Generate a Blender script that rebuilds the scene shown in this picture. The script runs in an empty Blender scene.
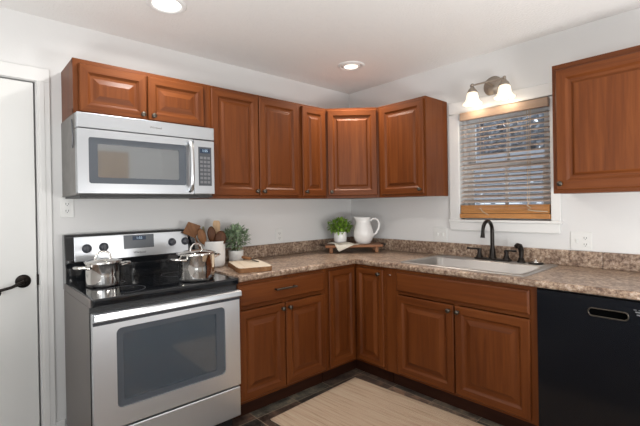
import bpy, bmesh, math, random
from math import sin, cos, pi, radians as R
from mathutils import Vector, Matrix
random.seed(7)
S = bpy.context.scene
COL = S.collection

# ------------------------------------------------------------------ camera
def make_camera():
    cx, cy, cz, yaw, pitch, roll, f, ppy = -2.8845, -2.7291, 1.3226, 0.7365, -0.0036, -0.0169, 402.2432, 206.926
    fwd = Vector((sin(yaw) * cos(pitch), cos(yaw) * cos(pitch), sin(pitch)))
    right0 = Vector((cos(yaw), -sin(yaw), 0))
    up0 = Vector((-sin(yaw) * sin(pitch), -cos(yaw) * sin(pitch), cos(pitch)))
    right = right0 * cos(roll) + up0 * sin(roll)
    up = -right0 * sin(roll) + up0 * cos(roll)
    cd = bpy.data.cameras.new('camera')
    cd.sensor_fit = 'HORIZONTAL'; cd.sensor_width = 36
    cd.lens = f / 640 * 36
    cd.shift_y = -(213 - ppy) / 640
    cd.clip_start = .05
    c = bpy.data.objects.new('camera', cd); COL.objects.link(c)
    m = Matrix((right, up, -fwd)).transposed().to_4x4()
    m.translation = (cx, cy, cz)
    c.matrix_world = m
    S.camera = c
make_camera()

# ------------------------------------------------------------------ world, light, exposure
S.view_settings.view_transform = 'Standard'
S.view_settings.look = 'None'
S.view_settings.gamma = 1
S.view_settings.use_curve_mapping = False
S.view_settings.exposure = 0.0
W = bpy.data.worlds.new('world'); S.world = W; W.use_nodes = True
W.node_tree.nodes['Background'].inputs[0].default_value = (.76, .81, .88, 1)
W.node_tree.nodes['Background'].inputs[1].default_value = 2.2

def area_light(name, loc, target, sx, sy, power, col=(1, 1, 1), spread=180):
    l = bpy.data.lights.new(name, 'AREA'); l.shape = 'RECTANGLE'; l.size = sx; l.size_y = sy
    l.energy = power; l.color = col; l.spread = R(spread)
    o = bpy.data.objects.new(name, l); COL.objects.link(o); o.location = loc
    o.rotation_euler = (Vector(target) - Vector(loc)).to_track_quat('-Z', 'Y').to_euler()
    return o
# soft fill panels added inside the closed room, behind and beside the camera
area_light('fill_behind_camera', (-3.2, -4.6, 1.22), (-1.2, 0, .8), 2.6, 2.1, 34, (.89, .95, 1))
area_light('fill_beside_camera', (-4.25, -2.9, 1.5), (-1, -1.4, 1.0), 1.6, 1.6, 15, (.94, .975, 1))
area_light('ceiling_fill_uplight', (-3.45, -1.75, .95), (-3.1, -1.55, 2.4), .8, .8, 27, (1, .995, .985))  # this and the next: unseen upward lamps added to brighten the ceiling
area_light('ceiling_fill_uplight', (-1.35, -3.35, .95), (-1.1, -2.8, 2.4), .8, .8, 48, (1, .995, .985))

# ------------------------------------------------------------------ materials
def new_mat(name):
    m = bpy.data.materials.new(name); m.use_nodes = True
    nt = m.node_tree
    return m, nt, nt.nodes['Principled BSDF']
def nd(nt, t, **kw):
    n = nt.nodes.new(t)
    for k, v in kw.items():
        if k.startswith('i_'): n.inputs[k[2:].replace('_', ' ')].default_value = v
        else: setattr(n, k, v)
    return n
def simple(name, col, rough=.5, metal=0, bump=0, bscale=60, spec=None, coat=0, emit=None, estr=0, vary=0):
    m, nt, b = new_mat(name)
    b.inputs['Base Color'].default_value = (*col, 1)
    b.inputs['Roughness'].default_value = rough
    b.inputs['Metallic'].default_value = metal
    if spec is not None: b.inputs['Specular IOR Level'].default_value = spec
    if coat: b.inputs['Coat Weight'].default_value = coat; b.inputs['Coat Roughness'].default_value = .08
    if emit: b.inputs['Emission Color'].default_value = (*emit, 1); b.inputs['Emission Strength'].default_value = estr
    if bump or vary:
        tc = nd(nt, 'ShaderNodeTexCoord')
        n = nd(nt, 'ShaderNodeTexNoise', i_Scale=bscale, i_Detail=4.0)
        nt.links.new(tc.outputs['Object'], n.inputs['Vector'])
        if bump:
            bp = nd(nt, 'ShaderNodeBump', i_Strength=bump, i_Distance=.004)
            nt.links.new(n.outputs['Fac'], bp.inputs['Height'])
            nt.links.new(bp.outputs[0], b.inputs['Normal'])
        if vary:
            cr = nd(nt, 'ShaderNodeMix', data_type='RGBA')
            cr.inputs['A'].default_value = (*[c * (1 - vary) for c in col], 1)
            cr.inputs['B'].default_value = (*[min(1, c * (1 + vary)) for c in col], 1)
            nt.links.new(n.outputs['Fac'], cr.inputs['Factor'])
            nt.links.new(cr.outputs['Result'], b.inputs['Base Color'])
    return m
def ramp(nt, stops):
    r = nd(nt, 'ShaderNodeValToRGB')
    e = r.color_ramp.elements
    while len(e) < len(stops): e.new(.5)
    for el, (p, c) in zip(e, stops): el.position = p; el.color = (*c, 1)
    return r
def wood(name, dark, mid, light, axis='z', rough=.42, coat=.0, fine=42, spec=.22):
    m, nt, b = new_mat(name)
    tc = nd(nt, 'ShaderNodeTexCoord')
    mp = nd(nt, 'ShaderNodeMapping')
    k = {'x': (2.2, fine, fine), 'z': (fine, fine, 2.2), 'y': (fine, 2.2, fine)}[axis]
    mp.inputs['Scale'].default_value = k
    nt.links.new(tc.outputs['Object'], mp.inputs['Vector'])
    oi = nd(nt, 'ShaderNodeObjectInfo')
    add = nd(nt, 'ShaderNodeVectorMath', operation='ADD')
    mul = nd(nt, 'ShaderNodeMath', operation='MULTIPLY'); mul.inputs[1].default_value = 37
    nt.links.new(oi.outputs['Random'], mul.inputs[0])
    nt.links.new(mp.outputs[0], add.inputs[0]); nt.links.new(mul.outputs[0], add.inputs[1])
    n1 = nd(nt, 'ShaderNodeTexNoise', i_Scale=1.0, i_Detail=5.0, i_Roughness=.6, i_Distortion=.4)
    nt.links.new(add.outputs[0], n1.inputs['Vector'])
    mp2 = nd(nt, 'ShaderNodeMapping'); mp2.inputs['Scale'].default_value = tuple(q / 7 + .6 for q in k)
    nt.links.new(tc.outputs['Object'], mp2.inputs['Vector'])
    n2 = nd(nt, 'ShaderNodeTexNoise', i_Scale=1.0, i_Detail=3.0)
    nt.links.new(mp2.outputs[0], n2.inputs['Vector'])
    mx = nd(nt, 'ShaderNodeMath', operation='MULTIPLY_ADD'); mx.inputs[1].default_value = .55
    nt.links.new(n1.outputs['Fac'], mx.inputs[0])
    m2 = nd(nt, 'ShaderNodeMath', operation='MULTIPLY'); m2.inputs[1].default_value = .45
    nt.links.new(n2.outputs['Fac'], m2.inputs[0]); nt.links.new(m2.outputs[0], mx.inputs[2])
    r = ramp(nt, [(.3, dark), (.5, mid), (.7, light)])
    nt.links.new(mx.outputs[0], r.inputs[0])
    nt.links.new(r.outputs[0], b.inputs['Base Color'])
    b.inputs['Roughness'].default_value = rough
    b.inputs['Coat Weight'].default_value = coat; b.inputs['Coat Roughness'].default_value = .22
    b.inputs['Specular IOR Level'].default_value = spec
    return m
def steel(name, col, rough, axis='x'):
    m, nt, b = new_mat(name)
    b.inputs['Base Color'].default_value = (*col, 1); b.inputs['Metallic'].default_value = 1
    tc = nd(nt, 'ShaderNodeTexCoord'); mp = nd(nt, 'ShaderNodeMapping')
    mp.inputs['Scale'].default_value = {'x': (1.5, 300, 300), 'z': (300, 300, 1.5)}[axis]
    nt.links.new(tc.outputs['Object'], mp.inputs[0])
    n = nd(nt, 'ShaderNodeTexNoise', i_Scale=1.0, i_Detail=3.0); nt.links.new(mp.outputs[0], n.inputs['Vector'])
    mr = nd(nt, 'ShaderNodeMapRange'); mr.inputs['To Min'].default_value = rough * .8; mr.inputs['To Max'].default_value = rough * 1.25
    nt.links.new(n.outputs['Fac'], mr.inputs[0]); nt.links.new(mr.outputs[0], b.inputs['Roughness'])
    bp = nd(nt, 'ShaderNodeBump', i_Strength=.03, i_Distance=.001)
    nt.links.new(n.outputs['Fac'], bp.inputs['Height']); nt.links.new(bp.outputs[0], b.inputs['Normal'])
    return m
def granite(name):
    m, nt, b = new_mat(name)
    tc = nd(nt, 'ShaderNodeTexCoord')
    n1 = nd(nt, 'ShaderNodeTexNoise', i_Scale=48.0, i_Detail=6.0, i_Roughness=.7)
    n2 = nd(nt, 'ShaderNodeTexNoise', i_Scale=13.0, i_Detail=5.0)
    v = nd(nt, 'ShaderNodeTexVoronoi', i_Scale=150.0)
    for n in (n1, n2, v): nt.links.new(tc.outputs['Object'], n.inputs['Vector'])
    r1 = ramp(nt, [(.28, (.055, .034, .026)), (.41, (.19, .118, .083)), (.52, (.41, .295, .21)), (.66, (.66, .55, .46))])
    nt.links.new(n1.outputs['Fac'], r1.inputs[0])
    r2 = ramp(nt, [(.36, (.50, .45, .43)), (.62, (1.0, 1.0, .98))])
    nt.links.new(n2.outputs['Fac'], r2.inputs[0])
    mm = nd(nt, 'ShaderNodeMix', data_type='RGBA', blend_type='MULTIPLY'); mm.inputs['Factor'].default_value = .8
    nt.links.new(r1.outputs[0], mm.inputs['A']); nt.links.new(r2.outputs[0], mm.inputs['B'])
    r3 = ramp(nt, [(.15, (.07, .04, .03)), (.30, (1, 1, 1))])
    nt.links.new(v.outputs['Distance'], r3.inputs[0])
    m3 = nd(nt, 'ShaderNodeMix', data_type='RGBA', blend_type='MULTIPLY'); m3.inputs['Factor'].default_value = .35
    nt.links.new(mm.outputs['Result'], m3.inputs['A']); nt.links.new(r3.outputs[0], m3.inputs['B'])
    nt.links.new(m3.outputs['Result'], b.inputs['Base Color'])
    b.inputs['Roughness'].default_value = .36
    return m
def slate(name):
    m, nt, b = new_mat(name)
    tc = nd(nt, 'ShaderNodeTexCoord'); sep = nd(nt, 'ShaderNodeSeparateXYZ')
    nt.links.new(tc.outputs['Object'], sep.inputs[0])
    def math(op, a, c=None):
        n = nd(nt, 'ShaderNodeMath', operation=op)
        for i, q in enumerate((a, c)):
            if q is None: continue
            if isinstance(q, (int, float)): n.inputs[i].default_value = q
            else: nt.links.new(q, n.inputs[i])
        return n.outputs[0]
    T = .3125
    fl, ed = [], []
    for ax, off in (('X', 1.54), ('Y', .64)):
        t = math('DIVIDE', math('ADD', sep.outputs[ax], off), T)
        fl.append(math('FLOOR', t))
        fr = math('FRACT', t)
        ed.append(math('MINIMUM', fr, math('SUBTRACT', 1.0, fr)))
    cmb = nd(nt, 'ShaderNodeCombineXYZ')
    nt.links.new(fl[0], cmb.inputs[0]); nt.links.new(fl[1], cmb.inputs[1])
    wn = nd(nt, 'ShaderNodeTexWhiteNoise', noise_dimensions='3D'); nt.links.new(cmb.outputs[0], wn.inputs['Vector'])
    n = nd(nt, 'ShaderNodeTexNoise', i_Scale=16.0, i_Detail=8.0, i_Roughness=.68)
    nt.links.new(tc.outputs['Object'], n.inputs['Vector'])
    c1 = ramp(nt, [(.0, (.05, .047, .042)), (.35, (.11, .070, .053)), (.6, (.12, .112, .09)), (.85, (.18, .115, .085)), (1, (.19, .18, .16))])
    nt.links.new(wn.outputs['Value'], c1.inputs[0])
    c2 = ramp(nt, [(.35, (.35, .33, .31)), (.5, (1, 1, 1)), (.66, (2.3, 2.1, 1.8))])
    nt.links.new(n.outputs['Fac'], c2.inputs[0])
    mm = nd(nt, 'ShaderNodeMix', data_type='RGBA', blend_type='MULTIPLY'); mm.inputs['Factor'].default_value = 1
    nt.links.new(c1.outputs[0], mm.inputs['A']); nt.links.new(c2.outputs[0], mm.inputs['B'])
    g = math('LESS_THAN', math('MINIMUM', ed[0], ed[1]), .0075)
    mg = nd(nt, 'ShaderNodeMix', data_type='RGBA'); mg.inputs['B'].default_value = (.36, .28, .20, 1)
    nt.links.new(g, mg.inputs['Factor']); nt.links.new(mm.outputs['Result'], mg.inputs['A'])
    nt.links.new(mg.outputs['Result'], b.inputs['Base Color'])
    b.inputs['Roughness'].default_value = .38
    bp = nd(nt, 'ShaderNodeBump', i_Strength=.5, i_Distance=.006)
    nt.links.new(n.outputs['Fac'], bp.inputs['Height']); nt.links.new(bp.outputs[0], b.inputs['Normal'])
    return m
def jute(name):
    m, nt, b = new_mat(name)
    tc = nd(nt, 'ShaderNodeTexCoord'); mp = nd(nt, 'ShaderNodeMapping'); mp.inputs['Scale'].default_value = (75, 2.2, 1)
    nt.links.new(tc.outputs['Object'], mp.inputs[0])
    n = nd(nt, 'ShaderNodeTexNoise', i_Scale=1.0, i_Detail=4.0, i_Roughness=.65); nt.links.new(mp.outputs[0], n.inputs['Vector'])
    r = ramp(nt, [(.28, (.55, .36, .225)), (.45, (.80, .585, .41)), (.72, (.88, .73, .555))]); nt.links.new(n.outputs['Fac'], r.inputs[0])
    w = nd(nt, 'ShaderNodeTexWave', wave_type='BANDS', bands_direction='X', i_Scale=48.0, i_Distortion=1.5, i_Detail=2.0)
    nt.links.new(tc.outputs['Object'], w.inputs['Vector'])
    w2 = nd(nt, 'ShaderNodeTexWave', wave_type='BANDS', bands_direction='Y', i_Scale=30.0, i_Distortion=2.0)
    nt.links.new(tc.outputs['Object'], w2.inputs['Vector'])
    ad = nd(nt, 'ShaderNodeMath', operation='ADD'); nt.links.new(w.outputs['Fac'], ad.inputs[0]); nt.links.new(w2.outputs['Fac'], ad.inputs[1])
    bp = nd(nt, 'ShaderNodeBump', i_Strength=.9, i_Distance=.006); nt.links.new(ad.outputs[0], bp.inputs['Height'])
    nt.links.new(bp.outputs[0], b.inputs['Normal']); nt.links.new(r.outputs[0], b.inputs['Base Color'])
    b.inputs['Roughness'].default_value = .95; b.inputs['Specular IOR Level'].default_value = .1
    return m
def pane(name, tint, refl_rough=.02, ior=1.5, base_mix=0.0, haze=0, hcol=(0, 0, 0)):
    m, nt, b = new_mat(name); nt.nodes.remove(b)
    out = nt.nodes['Material Output']
    t = nd(nt, 'ShaderNodeBsdfTransparent'); t.inputs[0].default_value = (*tint, 1)
    g = nd(nt, 'ShaderNodeBsdfGlossy'); g.inputs['Roughness'].default_value = refl_rough
    fr = nd(nt, 'ShaderNodeFresnel', i_IOR=ior)
    ad = nd(nt, 'ShaderNodeMath', operation='ADD'); ad.use_clamp = True; ad.inputs[1].default_value = base_mix
    nt.links.new(fr.outputs[0], ad.inputs[0])
    mx = nd(nt, 'ShaderNodeMixShader'); nt.links.new(ad.outputs[0], mx.inputs[0])
    src = t.outputs[0]
    if haze:
        df = nd(nt, 'ShaderNodeBsdfDiffuse'); df.inputs[0].default_value = (*hcol, 1)
        m0 = nd(nt, 'ShaderNodeMixShader'); m0.inputs[0].default_value = haze
        nt.links.new(t.outputs[0], m0.inputs[1]); nt.links.new(df.outputs[0], m0.inputs[2]); src = m0.outputs[0]
    nt.links.new(src, mx.inputs[1]); nt.links.new(g.outputs[0], mx.inputs[2])
    nt.links.new(mx.outputs[0], out.inputs[0])
    return m
M = {}
CH = ((.074, .0185, .0042), (.126, .0335, .0070), (.182, .0535, .0125))
M['wood'] = wood('cherry_wood_upright', *CH, axis='z')
M['wood_h'] = wood('cherry_wood_across', *CH, axis='x')
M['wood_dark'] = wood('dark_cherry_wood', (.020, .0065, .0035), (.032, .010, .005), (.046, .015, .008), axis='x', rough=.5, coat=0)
M['granite'] = granite('brown_speckled_laminate')
M['slate'] = slate('slate_tile')
M['jute'] = jute('woven_jute')
M['wall'] = simple('wall_paint', (.70, .695, .685), .75, bump=.10, bscale=90)
M['ceiling'] = simple('textured_ceiling_paint', (.84, .83, .815), .9, bump=.9, bscale=75)
M['trim'] = simple('white_trim_paint', (.75, .745, .73), .4)
M['doorpaint'] = simple('white_door_paint', (.74, .74, .72), .4)
M['white_plastic'] = simple('white_plastic', (.72, .72, .70), .35)
M['slot'] = simple('outlet_slot_grey', (.12, .12, .12), .5)
M['steel'] = steel('brushed_stainless', (.51, .53, .555), .31)
M['steel_range'] = steel('brushed_stainless_oven_door', (.83, .86, .90), .38)
M['steel_v'] = steel('brushed_stainless_upright', (.60, .61, .62), .30, 'z')
M['steel_dull'] = simple('galvanised_grey_steel', (.20, .19, .18), .5, metal=.25, vary=.3, bscale=14)
M['polished'] = simple('polished_stainless', (.78, .76, .73), .10, metal=1)
M['sinksteel'] = simple('satin_sink_steel', (.40, .385, .37), .40, metal=.85)
M['range_side'] = simple('grey_brown_side_enamel', (.185, .165, .155), .4, metal=.35)
M['black_gloss'] = simple('black_gloss', (.008, .009, .011), .06, coat=.5)
M['black_glass'] = simple('black_ceramic_glass', (.006, .007, .009), .05)
M['black_dw'] = simple('black_dishwasher_enamel', (.005, .006, .0085), .16, spec=.25)
M['black'] = simple('black_plastic', (.012, .012, .013), .45)
M['void'] = simple('dark_opening', (.003, .003, .003), .6, spec=0)
M['knobblack'] = simple('dark_grey_dial', (.05, .053, .065), .35)
M['display_grey'] = simple('grey_display_panel', (.105, .115, .13), .25)
M['screen_blue'] = simple('lit_clock_screen', (.02, .03, .05), .2, emit=(.15, .32, .65), estr=.04)
M['digits'] = simple('lit_clock_digits', (.25, .36, .48), .3, emit=(.6, .8, 1), estr=.25)
M['window_border'] = simple('blue_grey_window_border', (.085, .096, .112), .12)
M['key'] = simple('grey_keypad_key', (.16, .165, .175), .4)
M['keypad'] = simple('dark_keypad', (.055, .06, .07), .3)
M['bronze'] = simple('oil_rubbed_bronze', (.022, .018, .016), .32, metal=.75)
M['pewter'] = simple('aged_pewter', (.10, .085, .07), .36, metal=.9)
M['sconce_metal'] = simple('brushed_bronze_grey', (.36, .31, .26), .42, metal=.7)
M['white_ceramic'] = simple('white_ceramic', (.80, .79, .77), .25, coat=.3)
M['matte_white'] = simple('matte_white_ceramic', (.78, .78, .76), .5)
M['linen'] = simple('cream_linen', (.74, .69, .58), .9, bump=.3, bscale=300)
M['leaf_fresh'] = simple('fresh_green_leaf', (.22, .38, .045), .45, vary=.55, bscale=30)
M['leaf_sage'] = simple('sage_green_leaf', (.27, .37, .225), .55, vary=.5, bscale=30)
M['stem'] = simple('green_stem', (.07, .11, .03), .6)
M['soil'] = simple('dark_soil', (.02, .014, .01), .95, bump=.5, bscale=200)
M['utensil'] = wood('utensil_wood', (.12, .05, .022), (.21, .095, .042), (.30, .15, .07), axis='z', rough=.55, coat=0, fine=60)
M['utensil_dark'] = wood('dark_utensil_wood', (.045, .018, .009), (.09, .036, .016), (.15, .065, .03), axis='z', rough=.5, coat=0, fine=60)
M['utensil_pale'] = wood('pale_utensil_wood', (.40, .25, .14), (.52, .35, .21), (.62, .45, .30), axis='z', rough=.6, coat=0, fine=60)
M['olive'] = simple('olive_wood_stick', (.19, .17, .08), .6)
M['tray'] = wood('acacia_tray_wood', (.12, .045, .018), (.24, .10, .042), (.34, .16, .075), axis='x', rough=.45, coat=.1)
M['board_top'] = wood('pale_board_wood', (.52, .40, .28), (.70, .60, .47), (.78, .70, .58), axis='x', rough=.6, coat=0, fine=25)
M['bark'] = wood('bark_edge_wood', (.07, .03, .012), (.20, .095, .04), (.36, .20, .10), axis='x', rough=.75, coat=0, fine=30)
M['blindwood'] = wood('blind_wood', (.36, .16, .05), (.48, .22, .075), (.58, .30, .11), axis='y', rough=.4, coat=.1)
M['slat'] = wood('slat_wood_daylit', (.50, .38, .31), (.57, .46, .39), (.63, .53, .46), axis='y', rough=.4, coat=.1)  # paler copy of the blind wood, with outside light put into the colour
M['cord'] = simple('tan_cord', (.50, .38, .26), .8)
M['valance'] = wood('valance_wood', (.30, .20, .14), (.37, .26, .19), (.44, .33, .25), axis='y', rough=.4, coat=.1)
M['vinyl'] = simple('white_vinyl_sash', (.72, .73, .74), .4)
M['winglass'] = pane('window_glass', (.93, .95, .96), .01, 1.45, .03)
M['ovenglass'] = pane('tinted_oven_glass', (.78, .84, .90), .07, 1.45, .06, .22, (.20, .25, .30))
M['mwglass'] = pane('tinted_microwave_glass', (.50, .55, .58), .05, 1.5, .26, .45, (.20, .22, .235))
M['oven_in'] = simple('grey_oven_enamel', (.30, .29, .28), .5)
M['rack'] = simple('chrome_rack', (.6, .6, .58), .25, metal=1)
M['lampwhite'] = simple('white_lamp_trim', (.80, .80, .79), .4)
M['lamp_cool'] = simple('lit_lamp_lens', (1, 1, 1), .4, emit=(1, .99, .97), estr=2.5)
M['lamp_warm'] = simple('lit_warm_lens', (1, .95, .9), .4, emit=(1, .86, .72), estr=2.0)
M['shade'] = simple('frosted_glass_shade_lit', (.95, .88, .78), .35, emit=(1, .82, .6), estr=.75)
M['bulb'] = simple('lit_bulb', (1, 1, 1), .4, emit=(1, .88, .7), estr=12)
M['shrub'] = simple('grey_blue_winter_shrub', (.30, .325, .36), .9, vary=.6, bscale=7)
M['siding'] = simple('grey_fence_paint', (.32, .335, .365), .8)
M['gravel'] = simple('grey_ground', (.28, .28, .29), .9, bump=.4, bscale=40)
M['tan_door'] = wood('tan_wood_door', (.42, .28, .17), (.52, .37, .24), (.60, .45, .31), axis='z', rough=.5, coat=0)

# ------------------------------------------------------------------ mesh helpers
class MB:
    def __init__(s): s.v = []; s.f = []; s.m = []; s.sm = []
    def add(s, vs, fs, mi=0, smooth=False):
        o = len(s.v); s.v += [tuple(q) for q in vs]
        for f in fs: s.f.append([i + o for i in f]); s.m.append(mi); s.sm.append(smooth)
        return s
    def box(s, x0, x1, y0, y1, z0, z1, mi=0):
        if x0 > x1: x0, x1 = x1, x0
        if y0 > y1: y0, y1 = y1, y0
        if z0 > z1: z0, z1 = z1, z0
        v = [(x0, y0, z0), (x1, y0, z0), (x1, y1, z0), (x0, y1, z0), (x0, y0, z1), (x1, y0, z1), (x1, y1, z1), (x0, y1, z1)]
        return s.add(v, [(3, 2, 1, 0), (4, 5, 6, 7), (0, 1, 5, 4), (1, 2, 6, 5), (2, 3, 7, 6), (3, 0, 4, 7)], mi)
    def prism(s, poly, z0, z1, mi=0):
        n = len(poly)
        v = [(x, y, z0) for x, y in poly] + [(x, y, z1) for x, y in poly]
        a = sum(poly[i][0] * poly[(i + 1) % n][1] - poly[(i + 1) % n][0] * poly[i][1] for i in range(n))
        fs = [tuple(range(n))[::-1], tuple(range(n, 2 * n))] + [(i, (i + 1) % n, n + (i + 1) % n, n + i) for i in range(n)]
        if a < 0: fs = [f[::-1] for f in fs]
        return s.add(v, fs, mi)
    def tube(s, pts, r, seg=10, mi=0, cap=True, up=None):
        pts = [Vector(p) for p in pts]; n = len(pts)
        rs = r if isinstance(r, (list, tuple)) else [r] * n
        tans = []
        for i in range(n):
            t = (pts[min(i + 1, n - 1)] - pts[max(i - 1, 0)])
            tans.append(t.normalized())
        ref = Vector(up) if up else (Vector((0, 0, 1)) if abs(tans[0].z) < .9 else Vector((1, 0, 0)))
        vs = []
        u = (ref - tans[0] * ref.dot(tans[0])).normalized()
        for i in range(n):
            u = (u - tans[i] * u.dot(tans[i])).normalized(); w = tans[i].cross(u)
            for k in range(seg):
                a = 2 * pi * k / seg
                vs.append(pts[i] + (u * cos(a) + w * sin(a)) * rs[i])
        fs = [(i * seg + k, i * seg + (k + 1) % seg, (i + 1) * seg + (k + 1) % seg, (i + 1) * seg + k) for i in range(n - 1) for k in range(seg)]
        s.add(vs, fs, mi, True)
        if cap:
            s.add(vs[:seg], [tuple(range(seg))[::-1]], mi); s.add(vs[-seg:], [tuple(range(seg))], mi)
        return s
    def lathe(s, prof, c=(0, 0, 0), ax='z', seg=28, mi=0, sx=1, sy=1):
        n = len(prof); vs = []
        for r, h in prof:
            for k in range(seg):
                a = 2 * pi * k / seg; p = (r * cos(a) * sx, r * sin(a) * sy, h)
                if ax == 'y': p = (p[0], -p[2], p[1])          # height runs towards -y
                if ax == 'x': p = (-p[2], p[0], p[1])          # height runs towards -x
                vs.append((p[0] + c[0], p[1] + c[1], p[2] + c[2]))
        fs = [(i * seg + k, i * seg + (k + 1) % seg, (i + 1) * seg + (k + 1) % seg, (i + 1) * seg + k) for i in range(n - 1) for k in range(seg)]
        if ax == 'x': fs = [f for f in fs]
        return s.add(vs, fs, mi, True)
    def rings(s, x0, x1, z0, z1, prof, mi=0, mih=None, cap=True):
        """concentric rectangles in the xz plane; prof = (inset, y)"""
        mih = mi if mih is None else mih
        vs = []
        for i, y in prof: vs += [(x0 + i, y, z0 + i), (x1 - i, y, z0 + i), (x1 - i, y, z1 - i), (x0 + i, y, z1 - i)]
        for k in range(len(prof) - 1):
            for e in range(4):
                f = (k * 4 + e, k * 4 + (e + 1) % 4, (k + 1) * 4 + (e + 1) % 4, (k + 1) * 4 + e)
                s.add([vs[j] for j in f], [(0, 1, 2, 3)], mih if e in (0, 2) else mi)
        if cap: s.add(vs[-4:], [(0, 1, 2, 3)], mi)
        return s
    def build(s, name, mats, parent=None, bevel=0, seg=2, sub=0, weld=True, smooth=None):
        me = bpy.data.meshes.new(name)
        me.from_pydata([tuple(v) for v in s.v], [], s.f)
        if not isinstance(mats, (list, tuple)): mats = [mats]
        for m in mats: me.materials.append(M[m])
        for p, mi, sm in zip(me.polygons, s.m, s.sm): p.material_index = mi; p.use_smooth = sm if smooth is None else smooth
        bm = bmesh.new(); bm.from_mesh(me)
        if weld: bmesh.ops.remove_doubles(bm, verts=bm.verts, dist=1e-5)
        bmesh.ops.recalc_face_normals(bm, faces=bm.faces)
        bm.to_mesh(me); bm.free()
        o = bpy.data.objects.new(name, me); COL.objects.link(o)
        if parent: o.parent = parent
        if bevel:
            b = o.modifiers.new('bevel', 'BEVEL'); b.width = bevel; b.segments = seg; b.limit_method = 'ANGLE'; b.angle_limit = R(40)
        if sub:
            b = o.modifiers.new('sub', 'SUBSURF'); b.levels = sub; b.render_levels = sub
        return o
def text_mesh(txt, size, name, mat, parent, loc, rot=(pi / 2, 0, 0), shear=0):
    cu = bpy.data.curves.new('t', 'FONT'); cu.body = txt; cu.size = size; cu.align_x = 'CENTER'; cu.align_y = 'CENTER'; cu.extrude = .0006; cu.shear = shear
    t = bpy.data.objects.new('t', cu); COL.objects.link(t)
    me = bpy.data.meshes.new_from_object(t.evaluated_get(bpy.context.evaluated_depsgraph_get()))
    bpy.data.objects.remove(t); me.materials.clear(); me.materials.append(M[mat])
    o = bpy.data.objects.new(name, me); COL.objects.link(o); o.parent = parent; o.location = loc; o.rotation_euler = rot
    return o
def tag(o, label=None, cat=None, group=None, kind=None):
    if label: o['label'] = label
    if cat: o['category'] = cat
    if group: o['group'] = group
    if kind: o['kind'] = kind
    return o
def thing(name, label, cat, loc=(0, 0, 0), rz=0, group=None):
    o = bpy.data.objects.new(name, None); COL.objects.link(o); o.empty_display_size = .1
    o.location = loc; o.rotation_euler = (0, 0, rz)
    return tag(o, label, cat, group)
def struct(o): o['kind'] = 'structure'; return o

# ------------------------------------------------------------------ the room
F0, CZ = .03, 2.412                       # floor and ceiling height
XL, YF = -4.4, -4.75
struct(MB().box(XL, .15, YF, .15, F0 - .1, F0).build('floor', 'slate'))
struct(MB().box(XL, .15, YF, .15, CZ, CZ + .1).build('ceiling', 'ceiling'))
w = MB()
w.box(XL, -3.36, 0, .15, F0, CZ); w.box(-2.544, .15, 0, .15, F0, CZ); w.box(-3.36, -2.544, 0, .15, 2.042, CZ)
struct(w.build('wall_back', 'wall'))
w = MB()
WY0, WY1, WZ0, WZ1 = -1.800, -1.165, 1.195, 2.008      # window opening
w.box(0, .15, WY1, 0, F0, CZ); w.box(0, .15, YF, WY0, F0, CZ); w.box(0, .15, WY0, WY1, F0, WZ0); w.box(0, .15, WY0, WY1, WZ1, CZ)
struct(w.build('wall_right', 'wall'))
struct(MB().box(XL - .1, XL, YF, .15, F0, CZ).build('wall_left', 'wall'))
struct(MB().box(XL, .15, YF - .1, YF, F0, CZ).build('wall_front', 'wall'))
d2 = struct(MB().box(-1.30, -.86, YF, YF + .03, F0, 2.2).build('door_2', 'tan_door', bevel=.003))
# passage door in the back wall with its lever
d1 = struct(MB().box(-3.352, -2.553, .004, .042, F0 + .008, 2.034).build('door_1', 'doorpaint', bevel=.002))
struct(MB().box(-3.36, -2.544, .05, .15, F0, 2.042).build('trim_1', 'trim'))
h = MB()
h.lathe([(0, 0), (.036, 0), (.036, .006), (.031, .010), (.024, .011), (.022, .016), (.012, .018), (.011, .045), (0, .045)], (-2.615, .003, .935), 'y', 24)
h.tube([(-2.615, -.042, .935), (-2.64, -.047, .928), (-2.67, -.048, .915), (-2.695, -.048, .910), (-2.715, -.047, .906), (-2.724, -.046, .898), (-2.723, -.046, .889), (-2.715, -.046, .886)], [.011, .009, .0085, .008, .0085, .009, .0095, .010], 10)
h.build('lever_handle', 'bronze', d1)
MB().box(-2.5525, -2.543, -.004, .02, .905, .965).build('strike_plate', 'bronze', d1, bevel=.002)
c = MB()
def casing(c, a, b, z0, z1):
    c.box(a, b, -.016, -.0005, z0, z1); c.box(a + .012, b - .026, -.020, -.016, z0, z1 - (.0))
casing(c, -2.539, -2.478, F0, 2.044); c.box(-3.43, -2.478, -.017, -.0005, 2.044, 2.118); c.box(-3.43, -3.366, -.016, -.0005, F0, 2.044)
struct(c.build('trim_2', 'trim', bevel=.003))
struct(MB().box(-2.477, -2.432, -.014, -.0005, F0, F0 + .085).build('baseboard_back', 'trim', bevel=.004))
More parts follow.
